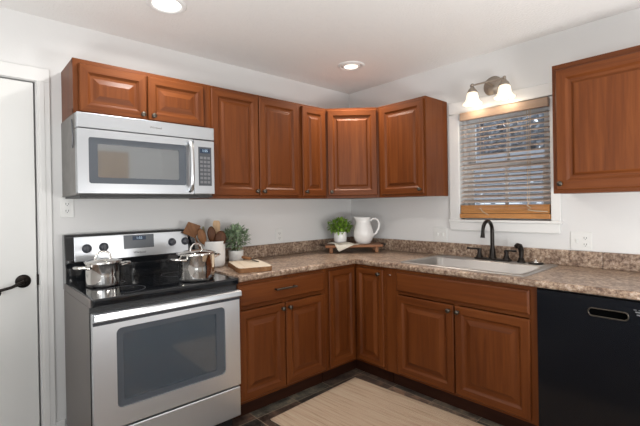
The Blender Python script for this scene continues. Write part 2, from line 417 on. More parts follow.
# window: casing, stool, apron, sashes
c = MB()
c.box(-.018, -.0005, WY1, -1.080, WZ0, WZ1); c.box(-.018, -.0005, -1.858, WY0, WZ0, WZ1)
c.box(-.018, -.0005, -1.858, -1.080, WZ1, 2.095)
c.box(-.020, -.0005, -1.850, -1.080, 1.115, 1.178); c.box(-.030, -.0005, -1.865, -1.070, 1.178, 1.197)
struct(c.build('trim_3', 'trim', bevel=.004))
wn = MB(); YM = (WY0 + WY1) / 2
ya, yb = WY0 + .001, WY1 - .001
wn.box(.05, .13, ya, ya + .03, WZ0 + .001, WZ1 - .001); wn.box(.05, .13, yb - .03, yb, WZ0 + .001, WZ1 - .001)
wn.box(.05, .13, ya + .03, yb - .03, WZ0 + .001, WZ0 + .04); wn.box(.05, .13, ya + .03, yb - .03, WZ1 - .04, WZ1 - .001)
for x0, z0, z1 in ((.06, WZ0 + .04, 1.625), (.095, 1.585, WZ1 - .04)):
    wn.box(x0, x0 + .03, ya + .03, ya + .07, z0, z1); wn.box(x0, x0 + .03, yb - .07, yb - .03, z0, z1)
    wn.box(x0, x0 + .03, ya + .07, yb - .07, z0, z0 + .04); wn.box(x0, x0 + .03, ya + .07, yb - .07, z1 - .04, z1)
    wn.box(x0 + .006, x0 + .024, YM - .011, YM + .011, z0 + .04, z1 - .04)
wf = struct(wn.build('window_1', 'vinyl', bevel=.002))
for x0, z0, z1 in ((.072, WZ0 + .08, 1.585), (.107, 1.625, WZ1 - .08)):
    MB().box(x0, x0 + .004, ya + .07, yb - .07, z0, z1).build('glass_pane', 'winglass', wf)
# what lies outside the window
struct(MB().box(.2, 9, -7, 5, -.2, -.1).build('ground_outside', 'gravel'))
fn = MB()
for k in range(13): fn.box(4.0, 4.03, -4.2, 4.4, -.05 + k * .17, .11 + k * .17)
fo = tag(fn.build('board_fence', 'siding'), 'grey horizontal board fence outside, seen through the window blind', 'fence')
sh = MB(); rnd = random.Random(3)
for k in range(15000):
    y = rnd.uniform(-3.2, 3.6); z = rnd.uniform(1.6, 6.2); x = rnd.uniform(4.6, 5.6)
    if rnd.random() < .22 * (z - 1.5) / 3: continue
    a = rnd.uniform(0, 2 * pi); t = rnd.uniform(-1, 1); L = rnd.uniform(.03, .09)
    d = Vector((cos(a) * .5, sin(a), t)).normalized() * L; e = Vector((rnd.uniform(-1, 1), rnd.uniform(-1, 1), rnd.uniform(-1, 1))).normalized() * L * .5
    p = Vector((x, y, z)); sh.add([p - d, p + e, p + d, p - e], [(0, 1, 2, 3)])
for k in range(3200):
    y = rnd.uniform(-3.4, 3.9); z = rnd.uniform(1.4, 6.4); x = rnd.uniform(6.0, 7.2)
    d = Vector((rnd.uniform(-.3, .3), rnd.uniform(-1, 1), rnd.uniform(-1, 1))).normalized() * rnd.uniform(.12, .25); e = Vector((rnd.uniform(-.3, .3), -d.z, d.y)).normalized() * d.length * .6
    p = Vector((x, y, z)); sh.add([p - d, p + e, p + d, p - e], [(0, 1, 2, 3)])
for k in range(16):
    y = -3 + k * .42; sh.tube([(5.1, y, -.1), (5.1 + rnd.uniform(-.2, .2), y + rnd.uniform(-.2, .2), 2), (5.1, y + rnd.uniform(-.4, .4), 4.4)], [.05, .04, .015], 6)
tag(sh.build('tree_hedge', 'shrub', weld=False), 'bare grey-blue trees growing together beyond the window', 'tree')

# ------------------------------------------------------------------ cabinets
def knob_mesh(c):
    return MB().lathe([(0, 0), (.009, 0), (.008, .003), (.005, .006), (.005, .013), (.010, .017), (.0145, .021), (.0145, .025), (.010, .029), (0, .030)], c, 'y', 18)
def add_door(root, x0, x1, z0, z1, yf, knob=None, fw=.060, t=.02, name='door', bev=.030):
    y0, y1 = yf, yf - t
    d = MB().rings(x0, x1, z0, z1, [(0, y0 - .001), (0, y1 + .005), (.005, y1), (fw - .015, y1), (fw - .011, y1 + .0035), (fw - .002, y1 + .010), (fw + .010, y1 + .011)], 0, 1, cap=False)
    d.rings(x0, x1, z0, z1, [(0, y0 - .001), (fw + .01, y0 - .001)], 0, 0, cap=False)
    o = d.build(name, ['wood', 'wood_h'], root)
    w_ = min(bev, (x1 - x0 - 2 * fw) * .22)
    i0 = fw + .006
    MB().rings(x0 + i0, x1 - i0, z0 + i0, z1 - i0, [(0, y1 + .0108), (.006, y1 + .0108), (.010, y1 + .0095), (w_, y1 + .003), (w_ + .004, y1 + .0015)], 0, 1).build('raised_panel', ['wood', 'wood_h'], o)
    if knob: knob_mesh((knob[0], y1, knob[1])).build('knob', 'pewter', o, weld=False)
    return o
def drawer_front(root, x0, x1, z0, z1, yf, name='drawer'):
    t = .02
    return MB().rings(x0, x1, z0, z1, [(0, yf - .001), (0, yf - t + .008), (.003, yf - t + .005), (.010, yf - t)], 0, 0).build(name, ['wood_h'], root)
def carcass(root, Wd, H, depth, side='wood', stiles=((0, .02),), rails=(), z0=0):
    """box body with a face frame: stiles (x0,x1) and rails (z0,z1)"""
    fy = -depth
    MB().box(.001, Wd - .001, -.002, fy + .019, z0 + .001, H).build('body', side, root, bevel=.001)
    f = MB()
    for a, b in stiles: f.box(a + .0005, b - .0005, fy + .019, fy, z0, H, 0)
    for a, b in rails: f.box(.0005, Wd - .0005, fy + .0185, fy + .0005, a, b, 1)
    return f.build('face_frame', ['wood', 'wood_h'], root, weld=False)

UD_, UT, UBZ = .305, 2.12, 1.380
# over the microwave
W1 = .758
c1 = thing('wall_cabinet', 'short cherry wall cabinet with two low doors above the microwave', 'cabinet', (-2.42, 0, 1.826))
carcass(c1, W1, UT - 1.826, UD_, stiles=((0, .032), (W1 - .032, W1), (W1 / 2 - .02, W1 / 2 + .02)), rails=((0, .028), (.266, .294)))
add_door(c1, .026, .370, .012, .268, -UD_, (.345, .038), fw=.056)
add_door(c1, .379, .728, .012, .268, -UD_, (.405, .038), fw=.056)
# two door upper
W2 = .774; H2 = UT - UBZ
c2 = thing('wall_cabinet', 'tall two-door cherry wall cabinet right of the microwave', 'cabinet', (-1.662, 0, UBZ))
carcass(c2, W2, H2, UD_, stiles=((0, .032), (W2 - .032, W2), (W2 / 2 - .02, W2 / 2 + .02)), rails=((0, .03), (H2 - .03, H2)))
add_door(c2, .022, .383, .020, H2 - .018, -UD_, (.358, .050), bev=.019)
add_door(c2, .390, .745, .020, H2 - .018, -UD_, (.415, .050), bev=.019)
# narrow upper
W3 = .274
c3 = thing('wall_cabinet', 'narrow single-door cherry wall cabinet left of the diagonal corner cabinet', 'cabinet', (-.888, 0, UBZ))
carcass(c3, W3, H2, UD_, stiles=((0, .03), (W3 - .03, W3)), rails=((0, .03), (H2 - .03, H2)))
add_door(c3, .014, .262, .020, H2 - .018, -UD_, (.040, .052), bev=.019)
# diagonal corner upper
c4 = thing('corner_wall_cabinet', 'diagonal cherry corner wall cabinet where the two walls meet', 'cabinet', (0, 0, UBZ))
q = .612
MB().prism([(-.002, -.002), (-q, -.002), (-q, -UD_ + .006), (-UD_ + .006, -q), (-.002, -q)], .001, H2).build('body', 'wood', c4)
dg = math.hypot(q - UD_, q - UD_)
fr = bpy.data.objects.new('diagonal_front', None)
def diag(o):
    o.matrix_local = Matrix.Translation((-q, -UD_, 0)) @ Matrix.Rotation(-pi / 4, 4, 'Z')
fmb = MB()
for a, b in ((0, .035), (dg - .035, dg)): fmb.box(a + .0005, b - .0005, .003, -.0001, 0, H2, 0)
for a, b in ((0, .03), (H2 - .03, H2)): fmb.box(.0005, dg - .0005, .0025, .0004, a, b, 1)
ff = fmb.build('face_frame', ['wood', 'wood_h'], c4, weld=False); diag(ff)
dd = add_door(c4, .016, dg - .016, .020, H2 - .018, 0, (.046, .052), bev=.019); diag(dd)
# upper on the window wall beside the corner
W5 = .445
c5 = thing('wall_cabinet', 'single-door cherry wall cabinet with exposed side left of the window', 'cabinet', (0, -.614, UBZ), -pi / 2)
carcass(c5, W5, H2, UD_, stiles=((0, .032), (W5 - .03, W5)), rails=((0, .03), (H2 - .03, H2)))
add_door(c5, .030, W5 - .012, .020, H2 - .018, -UD_, (W5 - .040, .052), bev=.019)
MB().box(W5 - .001, W5 + .0005, -.003, -UD_ + .002, 0, H2).build('end_panel', 'wood', c5)
# right upper
W6 = .62
c6 = thing('wall_cabinet', 'large cherry wall cabinet right of the window above the dishwasher', 'cabinet', (0, -1.909, 1.368), -pi / 2)
carcass(c6, W6, H2, UD_, stiles=((0, .032), (W6 - .032, W6)), rails=((0, .03), (H2 - .034, H2)))
add_door(c6, .022, W6 - .015, .020, H2 - .034, -UD_, (.045, .055), fw=.066, bev=.019)
# ---- base cabinets
BD = .615; KH = .135; CT = .876
def base(root, Wd, stiles, rails, H=CT - F0):
    f = carcass(root, Wd, H, BD, stiles=stiles, rails=rails, z0=KH - F0)
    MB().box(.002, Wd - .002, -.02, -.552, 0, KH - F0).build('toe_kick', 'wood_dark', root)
bz = lambda z: z - F0
W7 = .732
b1 = thing('base_cabinet', 'cherry base cabinet with one drawer above two doors right of the range', 'cabinet', (-1.648, 0, F0))
base(b1, W7, ((0, .02), (W7 - .05, W7), (W7 / 2 - .03, W7 / 2 + .015)), ((KH - F0, bz(.185)), (bz(.70), bz(.745)), (bz(.845), bz(CT))))
dr = drawer_front(b1, .003, .697, bz(.722), bz(.852), -BD)
p = MB(); yy = -BD - .02
for x in (.265, .415): p.tube([(x, yy, bz(.795)), (x, yy - .028, bz(.795))], .005, 8)
p.tube([(.258, yy - .028, bz(.795)), (.422, yy - .028, bz(.795))], .006, 10)
p.build('bar_pull', 'pewter', dr, weld=False)
add_door(b1, .003, .343, bz(.155), bz(.695), -BD, (.318, bz(.662)))
add_door(b1, .350, .697, bz(.155), bz(.695), -BD, (.375, bz(.662)))
# corner base with the two folding doors
b2 = thing('corner_base_cabinet', 'L-shaped cherry corner base cabinet with two tall narrow doors meeting in the corner', 'cabinet', (0, 0, F0))
Lp = lambda d, e: [(-.002, -.002), (-e, -.002), (-e, -d), (-d, -d), (-d, -e), (-.002, -e)]
MB().prism(Lp(BD, .914), bz(KH), bz(CT)).build('body', 'wood_h', b2)
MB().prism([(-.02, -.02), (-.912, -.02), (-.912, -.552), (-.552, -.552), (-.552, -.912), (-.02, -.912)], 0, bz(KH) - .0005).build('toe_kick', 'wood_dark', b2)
add_door(b2, -.908, -.640, bz(.155), bz(.852), -BD, None, fw=.052)
dB = add_door(b2, .640, .897, bz(.155), bz(.852), -BD, (.866, bz(.822)), fw=.052)
dB.rotation_euler = (0, 0, -pi / 2)
# sink base (its left stile fills out to the corner doors)
b3 = thing('sink_base_cabinet', 'cherry sink base cabinet with false drawer front and two doors', 'cabinet', (0, -.916, F0), -pi / 2)
W8 = 1.006
# body is a U so the sink bowl hangs free inside it
m = MB(); d0 = -BD + .019
m.box(.001, .02, -.002, d0, bz(KH), bz(CT)); m.box(W8 - .02, W8 - .001, -.002, d0, bz(KH), bz(CT))
m.box(.02, W8 - .02, -.002, -.014, bz(KH), bz(CT)); m.box(.02, W8 - .02, -.014, d0, bz(KH), bz(KH) + .018)
m.build('body', 'wood', b3)
f = MB()
for a, b in ((0, .105), (.525, .56), (W8 - .045, W8)): f.box(a + .0005, b - .0005, -BD + .019, -BD, bz(KH), bz(CT), 0)
for a, b in ((KH, .185), (.70, .745), (.845, CT)): f.box(.0005, W8 - .0005, -BD + .0185, -BD + .0005, bz(a), bz(b), 1)
f.build('face_frame', ['wood', 'wood_h'], b3, weld=False)
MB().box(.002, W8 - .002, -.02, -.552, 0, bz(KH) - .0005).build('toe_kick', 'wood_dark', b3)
drawer_front(b3, .099, .971, bz(.722), bz(.852), -BD, 'false_drawer_front')
add_door(b3, .099, .528, bz(.155), bz(.695), -BD, (.503, bz(.662)))
add_door(b3, .537, .971, bz(.155), bz(.695), -BD, (.562, bz(.662)))
MB().tube([(.020, -BD, bz(.826)), (.020, -BD - .010, bz(.826)), (.034, -BD - .012, bz(.826)), (.052, -BD - .012, bz(.826))], .0022, 6).build('latch_pin', 'polished', b3)

# ------------------------------------------------------------------ worktop
def worktop():
    bm = bmesh.new()
    CF = -.652; xl = -1.653; yr = -2.62
    hx0, hx1, hy0, hy1 = -.572, -.075, -1.835, -1.035
    xs = [xl, CF, hx0, hx1, -.0005]; ys = [yr, hy0, hy1, CF, -.0005]
    vv = {}
    def V(i, j):
        if (i, j) not in vv: vv[(i, j)] = bm.verts.new((xs[i], ys[j], .914))
        return vv[(i, j)]
    for i in range(4):
        for j in range(4):
            x = (xs[i] + xs[i + 1]) / 2; y = (ys[j] + ys[j + 1]) / 2
            if x < CF and y < CF: continue
            if hx0 < x < hx1 and hy0 < y < hy1: continue
            bm.faces.new([V(i, j), V(i + 1, j), V(i + 1, j + 1), V(i, j + 1)])
    r = bmesh.ops.extrude_face_region(bm, geom=bm.faces[:])
    for e in r['geom']:
        if isinstance(e, bmesh.types.BMVert): e.co.z -= .038
    bmesh.ops.recalc_face_normals(bm, faces=bm.faces)
    ed = []
    for e in bm.edges:
        a, b = e.verts[0].co, e.verts[1].co
        if abs(a.z - b.z) > .01: continue
        if (abs(a.x - CF) < 1e-4 and abs(b.x - CF) < 1e-4 and max(a.y, b.y) <= CF + 1e-4) or (abs(a.y - CF) < 1e-4 and abs(b.y - CF) < 1e-4 and max(a.x, b.x) <= CF + 1e-4): ed.append(e)
    bmesh.ops.bevel(bm, geom=ed, offset=.014, segments=4, affect='EDGES', profile=.5)
    me = bpy.data.meshes.new('worktop'); bm.to_mesh(me); bm.free()
    me.materials.append(M['granite'])
    o = bpy.data.objects.new('worktop', me); COL.objects.link(o)
    tag(o, 'brown speckled L-shaped laminate worktop with backsplash', 'worktop')
    MB().box(-1.653, -.0005, -.021, -.0005, .9145, 1.013).build('backsplash', 'granite', o, bevel=.004)
    MB().box(-.021, -.0005, -2.079, -.0215, .9145, 1.013).build('backsplash', 'granite', o, bevel=.004)
    MB().box(-.021, -.0005, -2.62, -2.081, .9145, 1.013).build('backsplash', 'granite', o, bevel=.004)
worktop()

# ------------------------------------------------------------------ sink, faucet
def sink():
    t = thing('kitchen_sink', 'wide stainless drop-in sink under the window', 'sink', (-.3215, -1.435, .9145), -pi / 2)
    # local x = along the wall (+ = right), local y = towards the wall
    def rr(x0, x1, y0, y1, r, n=5):
        out = []
        for cx, cy, a0 in ((x1 - r, y1 - r, 0), (x0 + r, y1 - r, 90), (x0 + r, y0 + r, 180), (x1 - r, y0 + r, 270)):
            for k in range(n + 1):
                a = R(a0 + 90 * k / n); out.append((cx + r * cos(a), cy + r * sin(a)))
        return out
    b = MB()
    loops = [(rr(-.419, .419, -.275, .275, .03), .0005), (rr(-.417, .417, -.273, .273, .03), .006), (rr(-.400, .400, -.256, .258, .03), .007), (rr(-.382, .382, -.238, .155, .05), .006), (rr(-.375, .375, -.231, .148, .05), -.002), (rr(-.362, .362, -.219, .136, .05), -.150), (rr(-.335, .335, -.192, .110, .05), -.168), (rr(-.05, .05, -.09, .01, .045), -.176)]
    n = len(loops[0][0]); vs = [(x, y, z) for l, z in loops for x, y in l]
    fs = [(i * n + k, i * n + (k + 1) % n, (i + 1) * n + (k + 1) % n, (i + 1) * n + k) for i in range(len(loops) - 1) for k in range(n)]
    fs.append(tuple(range((len(loops) - 1) * n, len(loops) * n)))
    b.add(vs, fs, 0, True)
    b.build('basin', 'sinksteel', t)
    MB().lathe([(.042, 0), (.045, .003), (.038, .004), (.030, .001), (0, .001)], (0, -.04, -.1765), seg=20).build('drain', 'polished', t)
sink()
ft = thing('kitchen_faucet', 'dark bronze gooseneck faucet with two lever handles behind the sink', 'faucet', (-.100, -1.450, .9215), -pi / 2)
b = MB(); b.box(-.125, .125, -.026, .026, 0, .012)
b.build('base_plate', 'bronze', ft, bevel=.006, seg=3)
sp = MB(); sp.lathe([(.026, .012), (.026, .018), (.021, .024), (.020, .06), (.015, .085), (.0135, .10)], seg=18)
pts = [(0, 0, .10), (0, 0, .16), (0, -.001, .205)]
for k in range(1, 11):
    a = pi * k / 10 * 1.02; pts.append((0, -.070 + .070 * cos(a), .205 + .068 * sin(a)))
pts += [(0, -.143, .178), (0, -.145, .164)]
sp.tube(pts, [.0135] * 3 + [.0125] * 8 + [.0115] * 2 + [.0135, .015], 14)
sp.build('spout', 'bronze', ft, weld=False)
for s in (-1, 1):
    hm = MB(); hm.lathe([(.024, .012), (.024, .018), (.018, .026), (.013, .05), (.016, .062), (.014, .074), (0, .078)], (s * .095, 0, 0), seg=16)
    hm.tube([(s * .095, 0, .070), (s * .120, -.012, .073), (s * .155, -.026, .074), (s * .172, -.032, .076)], [.007, .006, .0065, .008], 8)
    hm.build('lever_handle', 'bronze', ft, weld=False)
st = thing('side_sprayer', 'dark bronze curved side sprayer right of the faucet', 'sprayer', (-.095, -1.640, .9215), -pi / 2)
MB().lathe([(.027, 0), (.027, .006), (.020, .012), (.017, .03), (0, .03)], seg=18).build('base', 'bronze', st, weld=False)
MB().tube([(0, 0, .028), (.001, .003, .06), (-.002, .004, .085), (-.006, -.008, .108), (-.012, -.028, .114), (-.016, -.040, .106)], [.013, .015, .018, .019, .017, .014], 12).build('spray_head', 'bronze', st, weld=False)
st = thing('sink_strainer', 'round dark sink strainer with metal knob lying on the right of the sink rim', 'strainer', (-.105, -1.735, .9215))
MB().lathe([(0, 0), (.043, 0), (.046, .004), (.044, .008), (.034, .009), (0, .009)], seg=24).build('disc', 'bronze', st, weld=False)
MB().lathe([(.022, .0085), (.024, .012), (.016, .015), (.006, .016), (.007, .022), (.010, .025), (0, .027)], seg=18).build('knob', 'polished', st, weld=False)

# ------------------------------------------------------------------ range
rg = thing('electric_range', 'stainless and black freestanding electric range with oven', 'range', (-2.430, 0, F0))
RW = .774; rz = lambda z: z - F0
b = MB()      # open-fronted oven box
b.box(0, .022, -.03, -.615, .06, rz(.862)); b.box(RW - .022, RW, -.03, -.615, .06, rz(.862))
b.box(.022, RW - .022, -.03, -.06, .06, rz(.862)); b.box(.022, RW - .022, -.06, -.614, rz(.80), rz(.862)); b.box(.022, RW - .022, -.06, -.614, .06, rz(.26))
b.build('body', 'range_side', rg, bevel=.002)
b = MB(); b.box(.0225, .09, -.0605, -.60, rz(.262), rz(.798)); b.box(RW - .09, RW - .0225, -.0605, -.60, rz(.262), rz(.798)); b.box(.09, RW - .09, -.0605, -.10, rz(.262), rz(.798)); b.box(.09, RW - .09, -.10, -.60, rz(.262), rz(.33)); b.box(.09, RW - .09, -.10, -.60, rz(.775), rz(.798))
b.build('oven_cavity', 'oven_in', rg)
for z in (.50, .635):
    b = MB(); zz = rz(z)
    for y in (-.12, -.30, -.585): b.tube([(.093, y, zz), (RW - .093, y, zz)], .0035, 6)
    for k in range(16): x = .10 + k * .0375; b.tube([(x, -.12, zz + .004), (x, -.585, zz + .004)], .0018, 5)
    b.build('oven_rack', 'rack', rg, weld=False)
MB().box(.03, RW - .03, -.08, -.60, 0, .059).build('kick_panel', 'black', rg)
MB().box(-.0008, RW + .0008, -.6155, -.622, .062, rz(.866)).build('front_frame', 'black', rg, bevel=.001)
# side rim of the hob
for s in (0, 1):
    x0 = -.003 if s == 0 else RW - .004
    m = MB(); m.box(x0, x0 + .007, -.06, -.640, rz(.8665), rz(.904)); m.build('side_rim', 'range_side', rg, bevel=.0015)
ck = MB().box(.0045, RW - .0045, -.095, -.662, rz(.8665), rz(.906)).build('cooktop', 'black_glass', rg, bevel=.010, seg=4)
for x, y, r_ in ((.19, -.24, .075), (.19, -.50, .10), (.57, -.24, .09), (.575, -.49, .085)):
    MB().lathe([(r_ - .003, 0), (r_ - .003, .0004), (r_, .0004), (r_, 0)], (x, y, rz(.9061)), seg=40).build('burner_ring', 'knobblack', ck, weld=False)
bg = MB(); prof = [(-.004, .862), (-.004, 1.178), (-.050, 1.178), (-.066, 1.168), (-.078, 1.015), (-.094, .99), (-.094, .862)]
vs = [(x, y, rz(z)) for x in (.0, RW) for y, z in prof]; n = len(prof)
bg.add(vs, [tuple(range(n)), tuple(range(2 * n - 1, n - 1, -1))] + [(i, n + i, n + (i + 1) % n, (i + 1) % n) for i in range(n)])
bgo = bg.build('backguard', 'black_gloss', rg, bevel=.004)
# slanted stainless control panel
def panel_pt(x, z, off=0):      # point on the slanted face
    t = (z - 1.015) / (1.168 - 1.015); y = -.078 + t * .012
    return (x, y - off, rz(z))
def slanted(x0, x1, z0, z1, t, base=0.0):
    m = MB(); a = [panel_pt(x0, z0, base), panel_pt(x1, z0, base), panel_pt(x1, z1, base), panel_pt(x0, z1, base)]
    c = [panel_pt(x0, z0, t), panel_pt(x1, z0, t), panel_pt(x1, z1, t), panel_pt(x0, z1, t)]
    return m.add(a + c, [(3, 2, 1, 0), (4, 5, 6, 7), (0, 1, 5, 4), (1, 2, 6, 5), (2, 3, 7, 6), (3, 0, 4, 7)])
cp = slanted(.046, RW - .050, 1.022, 1.164, .006).build('control_panel', 'steel', bgo, bevel=.002)
for x, z in ((.110, 1.094), (.200, 1.096), (.612, 1.096), (.702, 1.096)):
    px = panel_pt(x, z, .006)
    k = MB(); k.lathe([(0, 0), (.026, 0), (.026, .004), (.023, .007), (.021, .020), (.017, .023), (0, .023)], px, 'y', 22); k.box(px[0] - .003, px[0] + .003, px[1] - .022, px[1] - .027, px[2] - .018, px[2] + .018)
    k.build('control_knob', 'knobblack', bgo, weld=False)
slanted(.312, .494, 1.074, 1.158, .0085, .0055).build('display_panel', 'display_grey', bgo, bevel=.001)
slanted(.364, .444, 1.125, 1.150, .0095, .008).build('clock_screen', 'screen_blue', bgo)
pp = panel_pt(.404, 1.138, .0105)
text_mesh('1:55', .022, 'clock_digits', 'digits', bgo, pp, (pi / 2 - .08, 0, 0))
pp = panel_pt(.403, 1.048, .0072)
text_mesh('Whirlpool', .018, 'badge', 'knobblack', bgo, pp, (pi / 2 - .08, 0, 0), .2)
MB().box(.05, RW - .05, -.0945, -.0965, rz(.925), rz(.985)).build('vent_panel', 'black_gloss', bgo, bevel=.001)
# oven door
od = MB(); dz0, dz1 = rz(.284), rz(.838); wx0, wx1, wz0, wz1 = .104, .676, rz(.372), rz(.755)
def rrect(x0, x1, z0, z1, r, n=5):
    out = []
    for cx, cz, a0 in ((x1 - r, z1 - r, 0), (x0 + r, z1 - r, 90), (x0 + r, z0 + r, 180), (x1 - r, z0 + r, 270)):
        for k in range(n + 1):
            a = R(a0 + 90 * k / n); out.append((cx + r * cos(a), cz + r * sin(a)))
    return out
def plate(m, ox0, ox1, oz0, oz1, ix0, ix1, iz0, iz1, y0, y1, ri, ro=.004):
    A = rrect(ox0, ox1, oz0, oz1, ro); B = rrect(ix0, ix1, iz0, iz1, ri); n = len(A)
    vs = [(x, y1, z) for x, z in A] + [(x, y1, z) for x, z in B] + [(x, y0, z) for x, z in A] + [(x, y0, z) for x, z in B]
    fs = []
    for k in range(n):
        j = (k + 1) % n
        fs += [(k, j, n + j, n + k), (2 * n + k, 3 * n + k, 3 * n + j, 2 * n + j), (k, 2 * n + k, 2 * n + j, j), (n + k, n + j, 3 * n + j, 3 * n + k)]
    return m.add(vs, fs)
plate(od, .003, RW - .003, dz0, dz1, wx0, wx1, wz0, wz1, -.6225, -.660, .025)
odo = od.build('oven_door', 'steel_range', rg)
fr_ = MB(); plate(fr_, wx0 - .002, wx1 + .002, wz0 - .002, wz1 + .002, wx0 + .032, wx1 - .05, wz0 + .03, wz1 - .03, -.628, -.652, .012, .026)
fr_.build('window_border', 'window_border', odo)
MB().box(wx0 + .028, wx1 - .046, -.645, -.648, wz0 + .026, wz1 - .026).build('oven_window', 'ovenglass', odo, bevel=0)
hd = MB()
hp = [(-.660, .802), (-.688, .803), (-.694, .807), (-.690, .834), (-.684, .838), (-.660, .838)]
vs = [(x, y, rz(z)) for x in (.004, RW - .004) for y, z in hp]; n = len(hp)
hd.add(vs, [tuple(range(n)), tuple(range(2 * n - 1, n - 1, -1))] + [(i, n + i, n + (i + 1) % n, (i + 1) % n) for i in range(n)])
hd.build('door_handle', 'steel', odo, bevel=.003)
MB().box(.004, RW - .004, -.660, -.666, rz(.784), rz(.7995)).build('handle_shade_strip', 'knobblack', odo)  # dark strip on the door face, standing in for shade under the handle
MB().box(.003, RW - .003, -.6225, -.658, .070, rz(.272)).build('storage_drawer', 'steel_range', rg, bevel=.006, seg=3)

# ------------------------------------------------------------------ microwave
mw = thing('microwave_oven', 'stainless over-the-range microwave hanging above the range', 'microwave', (-2.424, 0, 1.397))
MWW = .758
b = MB(); b.box(0, .02, -.003, -.352, 0, .426); b.box(MWW - .02, MWW, -.003, -.352, 0, .426); b.box(.02, MWW - .02, -.003, -.03, 0, .426)
b.box(.02, MWW - .02, -.03, -.352, .40, .426); b.box(.02, MWW - .02, -.03, -.352, 0, .04); b.box(MWW - .19, MWW - .16, -.03, -.352, .04, .40)
b.build('body', 'steel_dull', mw, bevel=.002)
MB().box(.01, MWW - .01, -.03, -.385, -.012, -.0005).build('underside', 'black', mw)
MB().box(.0, MWW, -.353, -.400, .345, .424).build('top_vent_panel', 'steel', mw, bevel=.004)
dm = MB(); DX1 = .618
plate(dm, 0, DX1, .009, .341, .052, .572, .060, .300, -.353, -.400, .012, .005)
dmo = dm.build('microwave_door', 'steel', mw)
fr_ = MB(); plate(fr_, .050, .574, .058, .302, .095, .532, .092, .268, -.36, -.394, .01, .012); fr_.build('window_border', 'window_border', dmo)
MB().box(.090, .537, -.388, -.391, .088, .272).build('door_window', 'mwglass', dmo)
hm = MB(); hp = [(.592, -.400, .320), (.592, -.425, .314), (.592, -.436, .28), (.592, -.441, .175), (.592, -.436, .07), (.592, -.425, .036), (.592, -.400, .030)]
hm.tube(hp, [.013, .014, .013, .013, .013, .014, .013], 12)
hm.build('handle', 'steel_v', dmo, weld=False)
cpn = MB().box(DX1 + .004, MWW, -.353, -.398, .009, .341).build('control_panel', 'steel', mw, bevel=.003)
MB().box(.651, .737, -.3985, -.3995, .060, .300).build('keypad', 'keypad', cpn)
MB().box(.660, .728, -.3995, -.4005, .262, .290).build('display', 'screen_blue', cpn)
text_mesh('1:55', .022, 'clock_digits', 'digits', cpn, (.694, -.401, .276))
for r_ in range(7):
    for c_ in range(3): MB().box(.661 + c_ * .024, .679 + c_ * .024, -.3995, -.4003, .075 + r_ * .025, .090 + r_ * .025).build('key', 'key', cpn)
text_mesh('Whirlpool', .016, 'badge', 'steel_dull', mw, (.395, -.4006, .385), (pi / 2, 0, 0), .2)
MB().tube([(-.004, -.30, .395), (-.006, -.325, .36), (-.005, -.335, .30), (-.006, -.325, .255), (-.004, -.315, .25)], .004, 8).build('side_tube', 'key', mw)  # thin grey hooked tube along the left side

# ------------------------------------------------------------------ dishwasher
dw = thing('dishwasher', 'black built-in dishwasher right of the sink cabinet', 'dishwasher', (0, -1.926, F0), -pi / 2)
DWW = .598
MB().box(.003, DWW - .003, -.02, -.600, .10, bz(.868)).build('body', 'black', dw)
MB().box(.003, DWW - .003, -.05, -.56, 0, .099).build('kick_panel', 'black', dw)
dm = MB()
hx0, hx1, hz0, hz1 = .232, .388, bz(.775), bz(.812)
plate(dm, .002, DWW - .002, .105, bz(.866), hx0, hx1, hz0, hz1, -.601, -.636, .0165, .003)
ddo = dm.build('front_door', 'black_dw', dw)
MB().box(hx0 - .006, hx1 + .006, -.6005, -.606, hz0 - .006, hz1 + .006).build('handle_pocket', 'void', ddo)
lm = MB(); A = rrect(hx0, hx1, hz0, hz1, .0165, 8); lm.tube([(x, -.637, z) for x, z in A] + [(A[0][0], -.637, A[0][1])], .0032, 8, cap=False)
lm.build('pocket_rim', 'pewter', ddo, weld=False)
mk = MB()
for k in range(9): mk.box(.407 + k * .018, .418 + k * .018, -.6362, -.637, bz(.829), bz(.832))
for a, b_, z in ((.413, .436, .818), (.418, .432, .806)): mk.box(a, b_, -.6362, -.637, bz(z), bz(z + .006))
mk.build('indicator_marks', 'key', ddo)

# ------------------------------------------------------------------ lamps
def spot(name, parent, loc, power, size, col, spread):
    l = bpy.data.lights.new(name, 'AREA'); l.shape = 'DISK'; l.size = size; l.energy = power; l.color = col; l.spread = R(spread)
    o = bpy.data.objects.new(name, l); COL.objects.link(o); o.parent = parent; o.location = loc; return o
l1 = thing('recessed_light', 'bright recessed ceiling light above the range', 'ceiling light', (-2.03, -.592, CZ))
MB().lathe([(.102, 0), (.102, -.004), (.094, -.009), (.080, -.007), (.072, -.001), (.072, 0)], seg=40).build('trim_ring', 'lampwhite', l1, weld=False)
MB().lathe([(.0715, -.0015), (.055, -.004), (.05, -.003), (0, -.003)], seg=32).build('lamp_lens', 'lamp_cool', l1, weld=False)
spot('lamp_light', l1, (0, 0, -.016), 8, .12, (1, .97, .93), 165)
l2 = thing('recessed_light', 'dimmer recessed ceiling light near the corner of the room', 'ceiling light', (-.573, -.569, CZ))
MB().lathe([(.105, 0), (.105, -.004), (.097, -.010), (.085, -.008), (.076, -.001), (.076, 0)], seg=40).build('trim_ring', 'lampwhite', l2, weld=False)
MB().lathe([(.074, -.001), (.074, -.005), (.062, -.012), (.055, -.010), (.055, -.002)], seg=32).build('gimbal_ring', 'lampwhite', l2, weld=False)
MB().lathe([(.056, -.006), (.03, -.010), (0, -.011)], seg=32).build('lamp_lens', 'lamp_warm', l2, weld=False)
spot('lamp_light', l2, (0, 0, -.020), 8, .10, (1, .88, .76), 150)
sc = thing('vanity_light', 'two-shade bronze wall light fixed above the window', 'wall light', (0, -1.430, 2.160), -pi / 2)
